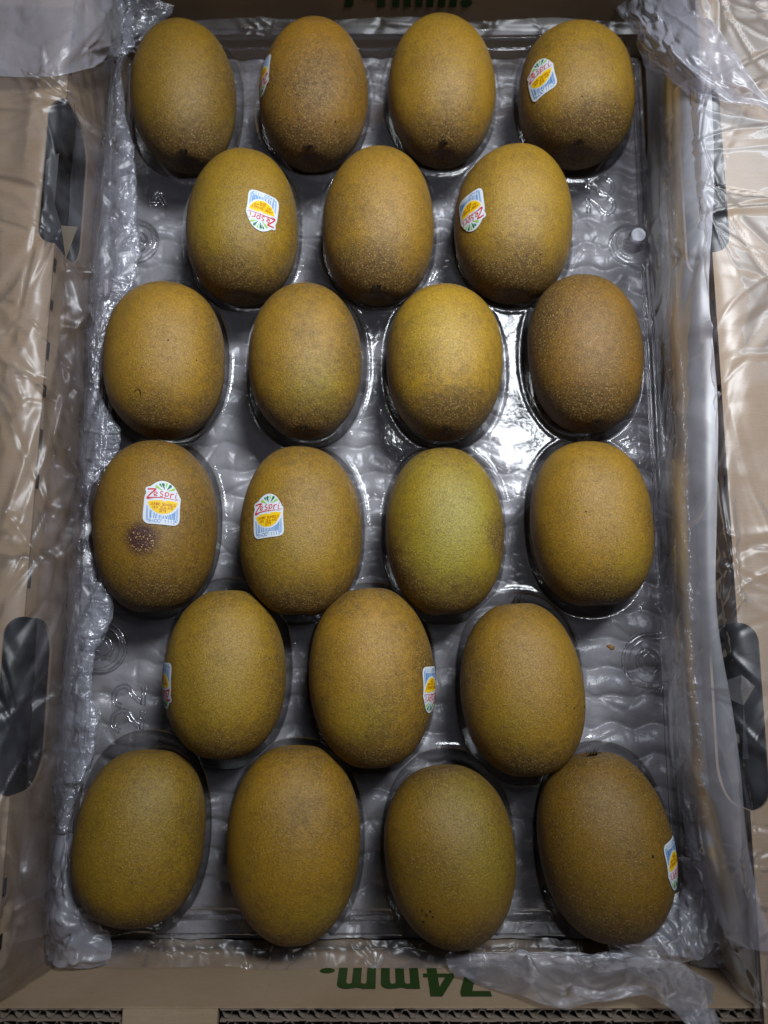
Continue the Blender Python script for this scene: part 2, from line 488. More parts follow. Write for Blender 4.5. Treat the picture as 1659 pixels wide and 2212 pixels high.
# box in picture, turn (deg, ccw), taper (+ = wider low end), squareness, base colour, brown amount, label
FR = [
 ((281, 38, 511, 376), 5, -.02, 2.10, (.225, .165, .036), .35, 'olive kiwifruit in the top left corner cup with a dark scar at its low end', 'low'),
 ((560, 34, 795, 372), -2, .05, 2.05, (.265, .170, .045), .40, 'tan kiwifruit second in the top row, pink-brown blush and sticker peeking at its left edge', 'low'),
 ((838, 27, 1071, 365), 0, .03, 2.05, (.285, .205, .050), .30, 'smooth pale golden kiwifruit without sticker, third in the top row', 'low'),
 ((1120, 42, 1373, 367), -3, .02, 2.35, (.275, .200, .045), .40, 'broad lopsided kiwifruit in the top right corner, tilted sticker on its upper left', 'low'),
 ((401, 319, 644, 662), 0, .05, 2.20, (.270, .205, .042), .35, 'kiwifruit with an upside-down sticker on its right, first in the second row', None),
 ((697, 314, 937, 661), 0, .03, 2.20, (.270, .190, .052), .40, 'plain brown-gold kiwifruit in the middle of the second row', 'low'),
 ((981, 309, 1237, 658), -3, .00, 2.20, (.285, .215, .052), .38, 'kiwifruit with an upside-down sticker on its left, last in the second row', None),
 ((221, 607, 486, 951), 2, .00, 2.25, (.300, .215, .060), .32, 'smooth tan kiwifruit with a tiny curled hair and black specks, leftmost of the third row', None),
 ((537, 610, 782, 949), 1, .02, 2.15, (.265, .190, .050), .48, 'kiwifruit with a greenish lower half, second from left in the third row', 'low'),
 ((835, 612, 1086, 953), 0, .00, 2.20, (.330, .250, .050), .38, 'brightest yellow-gold kiwifruit, third in the third row, dark freckled lower end', 'low'),
 ((1139, 592, 1391, 937), 3, .00, 2.25, (.205, .128, .040), .60, 'darkest brown kiwifruit with a small dimple, right end of the third row', 'low'),
 ((199, 951, 470, 1322), 3, .00, 2.20, (.235, .160, .036), .48, 'kiwifruit with an upright sticker and a round reddish bruise below it', None),
 ((517, 964, 782, 1329), 0, .02, 2.20, (.270, .195, .045), .48, 'rough speckled kiwifruit with an upright sticker near its left edge, second in the fourth row', None),
 ((833, 967, 1089, 1329), 2, .00, 2.15, (.275, .235, .036), .30, 'greenest kiwifruit of the tray, third in the fourth row, no sticker', None),
 ((1144, 953, 1414, 1309), 2, .02, 2.30, (.285, .205, .048), .30, 'golden kiwifruit with dry bristles at its top, right end of the fourth row', 'top'),
 ((352, 1275, 618, 1641), 1, .03, 2.15, (.275, .210, .045), .35, 'kiwifruit with a sticker half hidden at its left edge, first in fifth row', None),
 ((667, 1270, 939, 1660), 4, .00, 2.10, (.305, .215, .055), .42, 'long speckled kiwifruit with a sticker on its right edge, middle of the fifth row', None),
 ((994, 1303, 1265, 1678), 3, .03, 2.15, (.260, .185, .042), .40, 'kiwifruit with a dry tuft above its top, last in the fifth row', 'top'),
 ((152, 1619, 445, 2007), -4, .03, 2.40, (.235, .175, .032), .36, 'olive-gold kiwifruit in the bottom left corner cup', None),
 ((489, 1609, 779, 2045), 0, -.04, 2.10, (.265, .185, .036), .36, 'longest kiwifruit, narrow at its low end, second in the bottom row', None),
 ((829, 1651, 1115, 2054), 7, -.03, 2.15, (.195, .140, .034), .46, 'kiwifruit with a cluster of dark pits near its low end, third in the bottom row', None),
 ((1159, 1624, 1462, 2042), 7, .00, 2.20, (.180, .122, .030), .54, 'dark kiwifruit with a hairy top and a sticker on its right edge, bottom right corner', 'top'),
]
# coloured patches: fruit, px, py, radius (m), kind, strength
PATCH = [
 (1, 650, 150, .022, 'blush', .5), (3, 1290, 240, .012, 'brown', .2), (8, 690, 850, .016, 'green', .8), (9, 930, 700, .02, 'green', .35), (13, 1010, 1090, .022, 'green', 1.0), (13, 960, 1220, .02, 'green', .9),
 (13, 900, 1000, .012, 'green', .5), (14, 1370, 1230, .012, 'green', .5), (12, 600, 1200, .02, 'green', .3), (11, 305, 1163, .0070, 'mark', 1.5),
 (16, 790, 1560, .014, 'green', .6), (17, 1110, 1560, .012, 'green', .3), (18, 330, 1740, .025, 'green', .25), (15, 480, 1500, .015, 'green', .3), (20, 1010, 1700, .018, 'green', .6), (20, 1060, 1870, .016, 'green', .6),
 (19, 700, 1990, .014, 'green', .5), (4, 480, 480, .02, 'green', .3), (21, 1320, 1990, .012, 'brown', .5), (10, 1200, 660, .02, 'brown', .5), (9, 960, 880, .016, 'brown', .6),
 (13, 860, 1230, .014, 'brown', .7), (13, 1075, 1160, .010, 'brown', .7), (1, 640, 190, .014, 'brown', .3), (6, 1010, 590, .012, 'brown', .4),
 (20, 912, 1966, .0011, 'mark', 1.3), (20, 921, 1976, .0012, 'mark', 1.3), (20, 930, 1968, .0011, 'mark', 1.3), (20, 936, 1980, .0010, 'mark', 1.3), (20, 915, 1990, .0012, 'mark', 1.3),
 (7, 363, 735, .0008, 'mark', 1.3), (7, 424, 778, .0007, 'mark', 1.2), (17, 1262, 1527, .0012, 'mark', 1.2), (17, 1240, 1530, .0012, 'mark', .9), (14, 1148, 1095, .0012, 'mark', .9), (1, 1340 / 1.85, 262, .0012, 'mark', .8), (3, 1258, 208, .0009, 'mark', .8), (10, 1266, 832, .0022, 'mark', .22), (14, 1266, 1105, .001, 'mark', .6),
 (21, 1410, 1850, .0015, 'mark', .5), (6, 1167, 550, .0009, 'mark', .9),
]


def unit_kiwi(taper, ex, seed, nu=120, nv=150):
    th = np.linspace(0, np.pi, nu)[:, None]; ph = np.linspace(0, 2 * np.pi, nv, endpoint=False)[None, :]
    c, s = np.cos(th), np.sin(th)
    k = (np.abs(c) ** ex + np.abs(s) ** ex) ** (-1 / ex)      # superellipse profile
    y = c * k; r = s * k * (1 - taper * y)
    y = y * (1 - .05 * np.exp(-(r / .20) ** 2))                # shallow dents at both ends
    x = r * np.sin(ph); z = r * np.cos(ph) + 0 * y; y = y + 0 * ph
    V = np.stack([x.ravel(), y.ravel(), z.ravel()], -1)
    n = vnoise(V * 1.6, seed, 2)[:, None]
    V = V * (1 + .014 * n + .004 * vnoise(V * 5, seed + 9, 2)[:, None])
    V[:, 0] += .02 * (V[:, 1] ** 2 - .3) * np.random.default_rng(seed).uniform(-1, 1)
    return V


KF = grid_faces(120, 150, True)
rr_low = lambda i: FR[i][-1] == 'low'
fruits = []
for i, (bb, rot, taper, ex, colr, brown, label, tuft) in enumerate(FR):
    U = unit_kiwi(taper, ex, 100 + i)
    a_, l_ = .030, .042; zc = .006
    a = math.radians(rot); R = np.array([[math.cos(a), -math.sin(a), 0], [math.sin(a), math.cos(a), 0], [0, 0, 1]])
    cx, cy = (bb[0] + bb[2]) / 2, (bb[1] + bb[3]) / 2
    c = at(cx, cy, zc)
    for _ in range(14):
        Vl = U * [a_, l_, a_ * .95]
        p = proj(Vl @ R.T + c); lo, hi = p.min(0), p.max(0)
        a_ *= (bb[2] - bb[0]) / (hi[0] - lo[0]); l_ *= (bb[3] - bb[1]) / (hi[1] - lo[1])
        q = np.array([cx, cy]) - (lo + hi) / 2
        c = c + at(829.5 + q[0], 1106 + q[1], zc) - at(829.5, 1106, zc)
    Vl = U * [a_, l_, a_ * .95]
    o = mesh_obj('kiwifruit', Vl, KF, KIWI)
    o.location = c; o.rotation_euler = (0, 0, a); o.color = (*colr, 1)
    tag(o, label, 'kiwifruit', GROUP)
    yn = U[:, 1]
    at_brown_shade = brown * (.55 + .5 * np.clip((np.abs(yn) - .45) / .5, 0, 1)) + .95 * np.clip((-yn - .42) / .5, 0, 1) ** 1.3 + .45 * np.clip((yn - .62) / .38, 0, 1)
    at_brown_shade = at_brown_shade + 1.1 * np.clip(np.abs(U[:, 0]) - .5, 0, 1) - .20 + .12 * vnoise(U * 2.2, 400 + i)  # shade toward the side edges painted in as extra brown
    at_g = np.zeros(len(U)); at_m = (1.0 if rr_low(i) else .45) * np.exp(-((np.hypot(U[:, 0], U[:, 2] - .12) / .17) ** 2)) * (yn < 0)
    W = Vl @ R.T + c
    bvh = BVHTree.FromPolygons([Vector(v) for v in W.tolist()], [tuple(q) for q in KF.tolist()])
    for (fi, px, py, rad, kind, st) in PATCH:
        if fi != i: continue
        d = FW + RT * (px - 829.5) / F + UP * (1106 - py) / F
        hit = bvh.ray_cast(Vector(CAM), Vector(d).normalized())[0]
        if hit is None: continue
        dist = np.linalg.norm(W - np.array(hit), axis=1)
        g = st * np.exp(-(dist / rad) ** (2 if rad > .01 else 3))
        if rad < .003:
            # small scab: real little bump of its own
            n = Vector(hit) - Vector(c); n.normalize()
            vv = []; m_ = 7
            rr = np.random.default_rng(int(px))
            for k in range(m_):
                aa = 6.283 * k / m_; t = n.orthogonal().normalized(); t2 = n.cross(t)
                q = Vector(hit) + (t * math.cos(aa) + t2 * math.sin(aa)) * rad * .5 * rr.uniform(.6, 1.2)
                nn = bvh.find_nearest(q); q = nn[0] + nn[1] * .00012 if nn[1].dot(n) > 0 else nn[0] - nn[1] * .00012
                vv.append(q)
            vv.append(Vector(hit) + n * .00047)
            inv = (np.array([np.array(q) for q in vv]) - c) @ R
            s_ = mesh_obj('scab', inv, [(k, (k + 1) % m_, m_) for k in range(m_)], HAIR if st > .3 else FLAKE, o)
            continue
        if kind == 'green': at_g += g
        elif kind == 'mark': at_m += g
        else: at_brown_shade += g
    for nm, ar in (('brown', at_brown_shade), ('green', at_g), ('mark', at_m)):
        A = o.data.attributes.new(nm, 'FLOAT', 'POINT'); A.data.foreach_set('value', np.clip(ar, 0, 1.3).astype(np.float32))
    o.data.update()
    fruits.append(dict(o=o, c=c, R=R, a=a_, l=l_, V=Vl, bvhW=bvh, bvhL=BVHTree.FromPolygons([Vector(v) for v in Vl.tolist()], [tuple(q) for q in KF.tolist()])))
    # bristles left from the flower, or the dark scar of the stalk
    if tuft:
        rr = random.Random(i); V = []; Fc = []
        sy = 1 if tuft == 'top' else -1
        ys = sy * l_ * (.93 if sy < 0 else .955)
        zz = a_ * (.36 if sy < 0 else .12)
        base = bvh_hit = fruits[-1]['bvhL'].find_nearest(Vector((0, ys, zz)))[0]
        nn = Vector((0, sy * .9, .45)).normalized()
        cnt = 26 if sy > 0 else 34
        for k in range(cnt):
            d0 = Vector((rr.gauss(0, 1), sy * abs(rr.gauss(0, .5)), rr.gauss(0.1, .6))).normalized()
            L = rr.uniform(.0015, .0042) * (1.15 if sy > 0 else .62)
            p0 = base + Vector((rr.gauss(0, .0012), 0, rr.gauss(0, .0007))); p0 = fruits[-1]['bvhL'].find_nearest(p0)[0]
            bend = Vector((rr.gauss(0, .5), rr.gauss(0, .3), rr.gauss(0, .4)))
            w0 = .00022
            prev = None
            for s in range(5):
                t = s / 4; q = p0 + (d0 + nn * .5) * (L * t) + bend * (L * t * t * .6)
                ww = w0 * (1 - .8 * t); n0 = len(V)
                V += [q + Vector((ww, 0, 0)), q + Vector((-ww * .5, 0, ww)), q + Vector((-ww * .5, ww, -ww))]
                if prev is not None:
                    for e_ in range(3): Fc.append((prev + e_, prev + (e_ + 1) % 3, n0 + (e_ + 1) % 3, n0 + e_))
                prev = n0
        t_ = mesh_obj('dry_calyx' if sy > 0 else 'stem_scar', [tuple(q) for q in V], Fc, HAIR, o)

# pale raised pores standing out in the bruise
fd = fruits[11]; rr = random.Random(12); V, Fc = [], []
TAN = flat('pale_pore', (.42, .27, .10), .6, .3)
for _ in range(44):
    a, q = rr.uniform(0, 6.283), rr.uniform(0, 1) ** .6 * 30
    px, py = 305 + q * math.cos(a), 1163 + q * math.sin(a)
    d = FW + RT * (px - 829.5) / F + UP * (1106 - py) / F
    h, n, _, _ = fd['bvhW'].ray_cast(Vector(CAM), Vector(d).normalized())
    if h is None: continue
    if n.z < 0: n = -n
    t = n.orthogonal().normalized(); t2 = n.cross(t); rad = rr.uniform(.00022, .00046); b0 = len(V)
    for k in range(6):
        w_ = h + (t * math.cos(k * 1.0472) + t2 * math.sin(k * 1.0472)) * rad - n * .00005
        V.append(tuple((np.array(w_) - fd['c']) @ fd['R']))
    V.append(tuple((np.array(h + n * .00028) - fd['c']) @ fd['R']))
    Fc += [(b0 + k, b0 + (k + 1) % 6, b0 + 6) for k in range(6)]
tag(mesh_obj('raised_pores', V, Fc, TAN, fd['o']), kind='stuff')

# a curled hair on one fruit
fd = fruits[7]
V, Fc = [], []; prev = None
for k in range(14):
    t = k / 13; px = 291 + 14 * t + 3 * math.sin(t * 3); py = 846 - 10 * math.sin(t * 2.6) + 14 * t * t
    d = FW + RT * (px - 829.5) / F + UP * (1106 - py) / F
    h, nrm, _, _ = fd['bvhW'].ray_cast(Vector(CAM), Vector(d).normalized())
    if h is None: continue
    q = h + nrm * (.0004 if nrm.z > 0 else -.0004); q = Vector((np.array(q) - fd['c']) @ fd['R']); ww = .00011; n0 = len(V)
    V += [q + Vector((ww, 0, 0)), q + Vector((-ww, ww, 0)), q + Vector((-ww, -ww, ww))]
    if prev is not None:
        for e_ in range(3): Fc.append((prev + e_, prev + (e_ + 1) % 3, n0 + (e_ + 1) % 3, n0 + e_))
    prev = n0
mesh_obj('curled_hair', [tuple(q) for q in V], Fc, HAIR, fd['o'])

# ------------------------------------------------------------------ stickers
K = .018 / 850       # metres per drawing unit


def st(px, py):      # drawing coordinates -> centred metres, straightened by 6 degrees
    x, y = px - 780, -(py - 860); a = math.radians(5.5)
    return ((x * math.cos(a) - y * math.sin(a)) * K, (x * math.sin(a) + y * math.cos(a)) * K)


def curve(pts, n=5):  # closed Catmull-Rom
    out = []; m_ = len(pts)
    for i in range(m_):
        p0, p1, p2, p3 = (np.array(pts[(i + k - 1) % m_], float) for k in range(4))
        for j in range(n):
            t = j / n
            out.append(tuple(.5 * (2 * p1 + (p2 - p0) * t + (2 * p0 - 5 * p1 + 4 * p2 - p3) * t * t + (3 * p1 - p0 - 3 * p2 + p3) * t ** 3)))
    return out


OUTLINE = curve([(440, 480), (530, 460), (640, 385), (780, 342), (930, 372), (1060, 470), (1140, 610), (1175, 700), (1203, 765), (1185, 880), (1170, 1050), (1160, 1250), (1120, 1335), (1030, 1370), (800, 1350), (560, 1325), (450, 1310), (370, 1240), (355, 1130), (375, 900), (392, 710), (425, 620), (408, 530)], 4)
YELLOW = [(465, 815), (600, 795), (780, 792), (800, 815), (850, 832), (880, 800), (1000, 812), (1140, 850), (1105, 930), (1060, 990), (990, 1060), (900, 1100), (800, 1112), (700, 1095), (610, 1045), (540, 985), (490, 900)]


def petal(base, tip, wdt):
    b, t = np.array(base, float), np.array(tip, float); d = t - b; n = np.array([-d[1], d[0]]) / np.linalg.norm(d)
    pts = [b, b + d * .5 + n * wdt * .55, b + d * .8 + n * wdt, b + d * .97 + n * wdt * .6, t + d * .02, b + d * .97 - n * wdt * .6, b + d * .8 - n * wdt, b + d * .5 - n * wdt * .55]
    return curve([tuple(p) for p in pts], 2)


PET = [((805, 580), (640, 460), 30, 0), ((790, 505), (733, 408), 22, 1), ((842, 560), (808, 398), 34, 1), ((875, 522), (900, 398), 24, 0), ((890, 568), (1000, 445), 36, 1), ((905, 592), (1085, 530), 28, 0)]


def stroke(pts, w0, w1=None, cap=True):
    w1 = w0 if w1 is None else w1; pts = [np.array(p, float) for p in pts]; L, R_ = [], []; n = len(pts)
    for i, p in enumerate(pts):
        d = pts[min(i + 1, n - 1)] - pts[max(i - 1, 0)]; d /= (np.linalg.norm(d) + 1e-9); nn = np.array([-d[1], d[0]])
        ww = (w0 + (w1 - w0) * i / (n - 1)) / 2
        L.append(tuple(p + nn * ww)); R_.append(tuple(p - nn * ww))
    return L + R_[::-1]


def quads(pts, w0, w1=None):
    s = stroke(pts, w0, w1); n = len(pts)
    return [[s[i], s[i + 1], s[2 * n - 2 - i], s[2 * n - 1 - i]] for i in range(n - 1)]


def el(cx, cy, rx, ry, a0, a1, n=12):
    return [(cx + rx * math.cos(math.radians(a0 + (a1 - a0) * i / n)), cy - ry * math.sin(math.radians(a0 + (a1 - a0) * i / n))) for i in range(n + 1)]


RED = []
RED += quads([(462, 532), (560, 530), (655, 540)], 30, 36)                       # Z
RED += quads([(650, 545), (590, 590), (520, 650), (450, 728)], 34, 30)
RED += quads([(440, 735), (560, 728), (700, 733), (840, 745), (1000, 770), (1140, 802)], 30, 6)
RED += quads([(445, 745), (500, 762), (580, 758)], 22, 3)
RED += quads([(600, 672), (660, 650)] + el(645, 650, 42, 44, 0, 320, 14)[1:], 18, 20)          # e
RED += quads(el(782, 622, 34, 26, 40, 200, 7) + [(780, 655), (800, 672)] + el(768, 682, 36, 28, 20, -150, 7), 18, 20)   # s
RED += quads([(858, 620), (850, 700), (838, 785)], 30, 10) + quads(el(890, 660, 44, 42, 150, -140, 14), 20, 20)         # p
RED += quads([(985, 640), (972, 700), (965, 745)], 22, 26) + quads([(975, 690), (1005, 655), (1055, 650)], 16, 22)        # r
RED += quads([(1098, 668), (1085, 720), (1090, 765), (1115, 768)], 24, 12) + quads([(1108, 625), (1128, 640)], 22, 22)     # i
RED += quads([(1130, 765), (1152, 767)], 5) + quads([(1141, 767), (1138, 785)], 5) + quads([(1158, 785), (1161, 767), (1168, 780), (1177, 769), (1178, 787)], 5)

# one-stroke block letters on a 4 x 6 cell
LET = {'J': [[(3, 6), (3, 1), (2, 0), (1, 0), (0, 1)]], 'U': [[(0, 6), (0, 1), (1, 0), (3, 0), (4, 1), (4, 6)]], 'M': [[(0, 0), (0, 6), (2, 2.5), (4, 6), (4, 0)]],
       'B': [[(0, 0), (0, 6), (3, 6), (4, 5), (4, 4), (3, 3), (0, 3)], [(3, 3), (4, 2), (4, 1), (3, 0), (0, 0)]], 'O': [[(1, 0), (0, 1), (0, 5), (1, 6), (3, 6), (4, 5), (4, 1), (3, 0), (1, 0)]],
       'S': [[(4, 5), (3, 6), (1, 6), (0, 5), (0, 4), (1, 3), (3, 3), (4, 2), (4, 1), (3, 0), (1, 0), (0, 1)]], 'N': [[(0, 0), (0, 6), (4, 0), (4, 6)]],
       'G': [[(4, 5), (3, 6), (1, 6), (0, 5), (0, 1), (1, 0), (3, 0), (4, 1), (4, 3), (2, 3)]], 'L': [[(0, 6), (0, 0), (4, 0)]], 'D': [[(0, 0), (0, 6), (3, 6), (4, 5), (4, 1), (3, 0), (0, 0)]],
       'E': [[(4, 6), (0, 6), (0, 0), (4, 0)], [(0, 3), (3, 3)]], 'W': [[(0, 6), (1, 0), (2, 4), (3, 0), (4, 6)]], 'Z': [[(0, 6), (4, 6), (0, 0), (4, 0)]], 'A': [[(0, 0), (2, 6), (4, 0)], [(.8, 2), (3.2, 2)]],
       '3': [[(0, 5), (1, 6), (3, 6), (4, 5), (4, 4), (3, 3), (1.5, 3)], [(3, 3), (4, 2), (4, 1), (3, 0), (1, 0), (0, 1)]], '2': [[(0, 5), (1, 6), (3, 6), (4, 5), (4, 4), (0, 0), (4, 0)]],
       '7': [[(0, 6), (4, 6), (1.5, 0)]], '9': [[(4, 4), (3, 3), (1, 3), (0, 4), (0, 5), (1, 6), (3, 6), (4, 5), (4, 2), (3, 0), (1, 0)]],
       '4': [[(3, 0), (3, 6), (0, 2), (4, 2)]], '0': [[(1, 0), (0, 1), (0, 5), (1, 6), (3, 6), (4, 5), (4, 1), (3, 0), (1, 0)]], '1': [[(1, 4.6), (2.2, 6), (2.2, 0)]]}


def word(txt, x0, y0, x1, y1, h, wd):
    """baseline from (x0,y0) to (x1,y1) in drawing units"""
    out = []; n = len(txt); a = np.array([x0, y0], float); b = np.array([x1, y1], float); d = (b - a); L = np.linalg.norm(d); d /= L; u = np.array([d[1], -d[0]])
    cw = L / n
    for i, ch in enumerate(txt):
        for s in LET.get(ch, []):
            pts = [tuple(a + d * (i * cw + q[0] / 4 * cw * .74) + u * q[1] / 6 * h) for q in s]
            out += quads(pts, wd)
    return out


PT = word('JUMBO SUNGOLD', 530, 892, 1078, 950, 54, 9) + word('NEW ZEALAND', 572, 972, 1020, 1015, 52, 9) + word('3279', 712, 1062, 865, 1076, 56, 10)
BL = word('9400', 470, 1280, 752, 1298, 68, 10) + word('1112', 818, 1310, 1075, 1338, 68, 10)
bars = [(440, 10, 1240, 900), (462, 10, 1240, 930), (505, 8, 1190, 985), (530, 22, 1190, 1015), (560, 6, 1190, 1040), (602, 20, 1196, 1075), (645, 22, 1200, 1100), (680, 6, 1200, 1110), (722, 18, 1205, 1130), (745, 8, 1205, 1135), (765, 6, 1255, 1138), (785, 6, 1258, 1140),
        (812, 14, 1215, 1145), (850, 16, 1218, 1145), (885, 22, 1222, 1142), (930, 22, 1232, 1128), (965, 20, 1240, 1115), (1000, 18, 1240, 1100), (1028, 16, 1245, 1080), (1055, 18, 1248, 1050), (1085, 8, 1300, 1020), (1105, 8, 1305, 985), (1125, 6, 1270, 965)]
for bx, bw, y0, y1 in bars: BL += quads([(bx - 12, y0), (bx + 6, y1)] if bx > 700 else [(bx - 6, y0), (bx + 10, y1)], bw)


def tri_polys(polys, step):
    """triangulate and subdivide flat polygons in metres so that they can bend"""
    V, T = [], []
    for p in polys:
        n = len(V); V += [st(*q) for q in p]
        T += [tuple(n + k for k in t) for t in tessellate_polygon([[Vector((a, b, 0)) for a, b in [st(*q) for q in p]]])]
    bm = bmesh.new(); vs = [bm.verts.new((a, b, 0)) for a, b in V]
    for t in T:
        try: bm.faces.new([vs[k] for k in t])
        except ValueError: pass
    for _ in range(6):
        long = [e for e in bm.edges if e.calc_length() > step]
        if not long: break
        bmesh.ops.subdivide_edges(bm, edges=long, cuts=1)
        bmesh.ops.triangulate(bm, faces=bm.faces)
    bm.verts.index_update()
    v_ = np.array([v.co[:2] for v in bm.verts]); f_ = [tuple(v.index for v in fc.verts) for fc in bm.faces]; bm.free()
    return v_, f_


LAY = [('sticker', [OUTLINE], ST_WHITE, .00032), ('yellow_panel', [YELLOW], ST_YEL, .00039), ('name_lettering', RED, ST_RED, .00046), ('panel_lettering', PT, ST_DRED, .00047), ('barcode', BL, ST_BLUE, .00043),
       ('light_petals', [petal(*q[:3]) for q in PET if q[3] == 0], ST_LG, .00042), ('dark_petals', [petal(*q[:3]) for q in PET if q[3] == 1], ST_DG, .00043)]
LAYG = [(n, *tri_polys(p, .0011 if n in ('sticker', 'yellow_panel') else .0018), m, off) for n, p, m, off in LAY]


def sticker(fi, y0, phi0, ang, label):
    """stick on fruit fi at height y0 (m along its axis), phi0 deg round it, turned ang deg ccw"""
    fd = fruits[fi]; a = math.radians(ang); ca, sa = math.cos(a), math.sin(a); root = None
    for (nm, v_, f_, m, off) in LAYG:
        W = []
        for x, y in v_:
            u, w_ = x * ca - y * sa, x * sa + y * ca
            yy = y0 + w_; rad = fd['a'] * math.sqrt(max(.1, 1 - (y0 / fd['l']) ** 2))
            ph = math.radians(phi0) + u / rad
            d = Vector((math.sin(ph), 0, math.cos(ph)))
            h, n, _, _ = fd['bvhL'].ray_cast(Vector((0, yy, 0)) + d * .06, -d)
            if h is None: h, n = Vector((0, yy, 0)) + d * .02, d
            if n.dot(d) < 0: n = -n
            W.append(tuple(h + n * (off + .0001)))
        o = mesh_obj(nm, W, f_, m, fd['o'] if root is None else root, smooth=True)
        if root is None: root = o; o['label'] = label


def from_px(fi, px, py):
    fd = fruits[fi]; d = FW + RT * (px - 829.5) / F + UP * (1106 - py) / F
    h = fd['bvhW'].ray_cast(Vector(CAM), Vector(d).normalized())[0]
    q = (np.array(h) - fd['c']) @ fd['R']
    return q[1], math.degrees(math.atan2(q[0], q[2]))


def y_of(fi, py):
    fd = fruits[fi]; return (np.array(at(829, py, .010)) - fd['c'])[1]


def stick_px(fi, px, py, ang, label):
    y, ph = from_px(fi, px, py); sticker(fi, y, ph, ang, label)


stick_px(3, 1167, 168, 10, 'oval white fruit sticker, tilted')
stick_px(4, 568, 456, 180 - 6, 'oval white fruit sticker, upside down')
stick_px(6, 1018, 456, 180 + 8, 'oval white fruit sticker, upside down')
stick_px(11, 350, 1087, -5, 'oval white fruit sticker, upright')
stick_px(12, 578, 1115, 4, 'oval white fruit sticker, upright')
sticker(1, y_of(1, 198), -63, 178, 'white fruit sticker turned away from view')
sticker(15, y_of(15, 1476), -63, 178, 'white fruit sticker turned away from view')
sticker(16, y_of(16, 1496), 70, 180, 'white fruit sticker turned away from view')
sticker(21, y_of(21, 1866), 57, 184, 'white fruit sticker turned away from view')
sticker(14, y_of(14, 1185), -112, 180, 'white fruit sticker almost hidden under the fruit')

# ------------------------------------------------------------------ the clear tray
TX0, TX1, TY0, TY1 = -.1505, .1490, -.2470, .2440
step = .00052
nx = int((TX1 - TX0) / step); ny = int((TY1 - TY0) / step)
gx = np.linspace(TX0, TX1, nx); gy = np.linspace(TY0, TY1, ny)
X, Y = np.meshgrid(gx, gy)
D = np.full(X.shape, 1.0)     # signed distance to the cups
RHO = np.full(X.shape, 9.0)
for i, fd in enumerate(fruits):
    cx, cy = fd['c'][0], fd['c'][1]
    a_ = max(.0318, fd['a'] + .0012); b_ = max(.0465, fd['l'] + .0022)
    rx = np.clip(np.abs(X - cx) / a_, 1e-6, None); ry = np.clip(np.abs(Y - cy) / b_, 1e-6, None)
    rho = (rx ** 2.25 + ry ** 2.25) ** (1 / 2.25)
    rr = np.hypot(X - cx, Y - cy)
    d = rr * (1 - 1 / np.clip(rho, 1e-3, None))
    D = np.minimum(D, d); RHO = np.minimum(RHO, rho)
Z = np.where(RHO < 1, -.0275 * (1 - RHO ** 7), 0.0)
Z = np.where(D > 0, .0005 * np.exp(-((D - .0014) / .0012) ** 2), Z)
land = (D > 0)
sm = lambda t: np.clip(t, 0, 1) ** 2 * (3 - 2 * np.clip(t, 0, 1))


def rail_x(y): return .1385 + .0175 * (y + .20)


def groove(dist, wd, dep): return -dep * (1 - sm((dist - wd * .25) / (wd * .75)))


# right and left rails that bow round the pegs
pegs = [(at(1367, 527, 0), .0108, 'peg'), (at(1404, 1428, 0), .0118, 'cup'), (at(292, 520, 0), .0108, 'cup'), (at(216, 1398, 0), .0115, 'cup')]
for side in (1, -1):
    xr_ = rail_x(Y) if side > 0 else -.1465 + .002 * Y
    dist = np.abs(X - xr_)
    for (pc, pr, kind) in pegs:
        if (pc[0] > 0) != (side > 0): continue
        rr = np.hypot(X - pc[0], Y - pc[1])
        near = np.abs(Y - pc[1]) < pr * 1.02
        ring = np.where((X - pc[0]) * side < .003, np.abs(rr - pr), 9)
        dist = np.where(near, 9, dist)
        conn = np.where((X - pc[0]) * side > -.0005, np.abs(np.abs(Y - pc[1]) - pr), 9)
        conn = np.where((X - xr_) * side < .0015, conn, 9)
        dist = np.minimum(dist, np.minimum(ring, conn))
    Z = np.where(land, Z + groove(dist, .0024, .0045), Z)
    Z = np.where(land & ((X - xr_) * side > .0022), Z + .0022, Z)      # raised flange outside the rail
for (pc, pr, kind) in pegs:
    rr = np.hypot(X - pc[0], Y - pc[1])
    inside = rr < pr
    if kind == 'peg':
        Z = np.where(inside, np.maximum(Z, .0) - .0015, Z)
        Z = np.where(inside, Z + .0095 * (1 - sm((rr - .0038) / .0018)), Z)
    else:
        Z = np.where(inside & land, -.001 - .003 * (1 - sm((rr - .0058) / .0012)) - .003 * (1 - sm((rr - .0035) / .001)), Z)
# bottom and top rails
for yy, s in ((-.2365, -1), (.2335, 1)):
    dist = np.abs(Y - yy)
    Z = np.where(land, Z + groove(dist, .0024, .0040), Z)
    Z = np.where(land & ((Y - yy) * s > .0022), Z + .0018, Z)
Z = Z + np.where(land, .00045 * vnoise(np.stack([X.ravel(), Y.ravel()], -1) * 70, 21, 3).reshape(X.shape), 0)
# outer lip turned down
e = np.minimum(np.minimum(X - TX0, TX1 - X), np.minimum(Y - TY0, TY1 - Y))
Z = Z - .010 * (1 - sm(e / .0022))
# rounded tray corners
cxr = np.maximum(np.abs(X - (TX0 + TX1) / 2) - (TX1 - TX0) / 2 + .03, 0); cyr = np.maximum(np.abs(Y - (TY0 + TY1) / 2) - (TY1 - TY0) / 2 + .03, 0)
cr = np.hypot(cxr, cyr)
fc = grid_faces(ny, nx)
keep = (cr.ravel() < .0301)[fc].all(1)
V = np.stack([X.ravel(), Y.ravel(), Z.ravel()], -1)
fc = fc[keep]
used = np.zeros(len(V), bool); used[fc.ravel()] = True
remap = np.cumsum(used) - 1
tray = mesh_obj('fruit_tray', V[used], remap[fc], TRAY)
tag(tray, 'clear moulded plastic tray with twenty-two cups that hold the kiwifruit', 'tray')


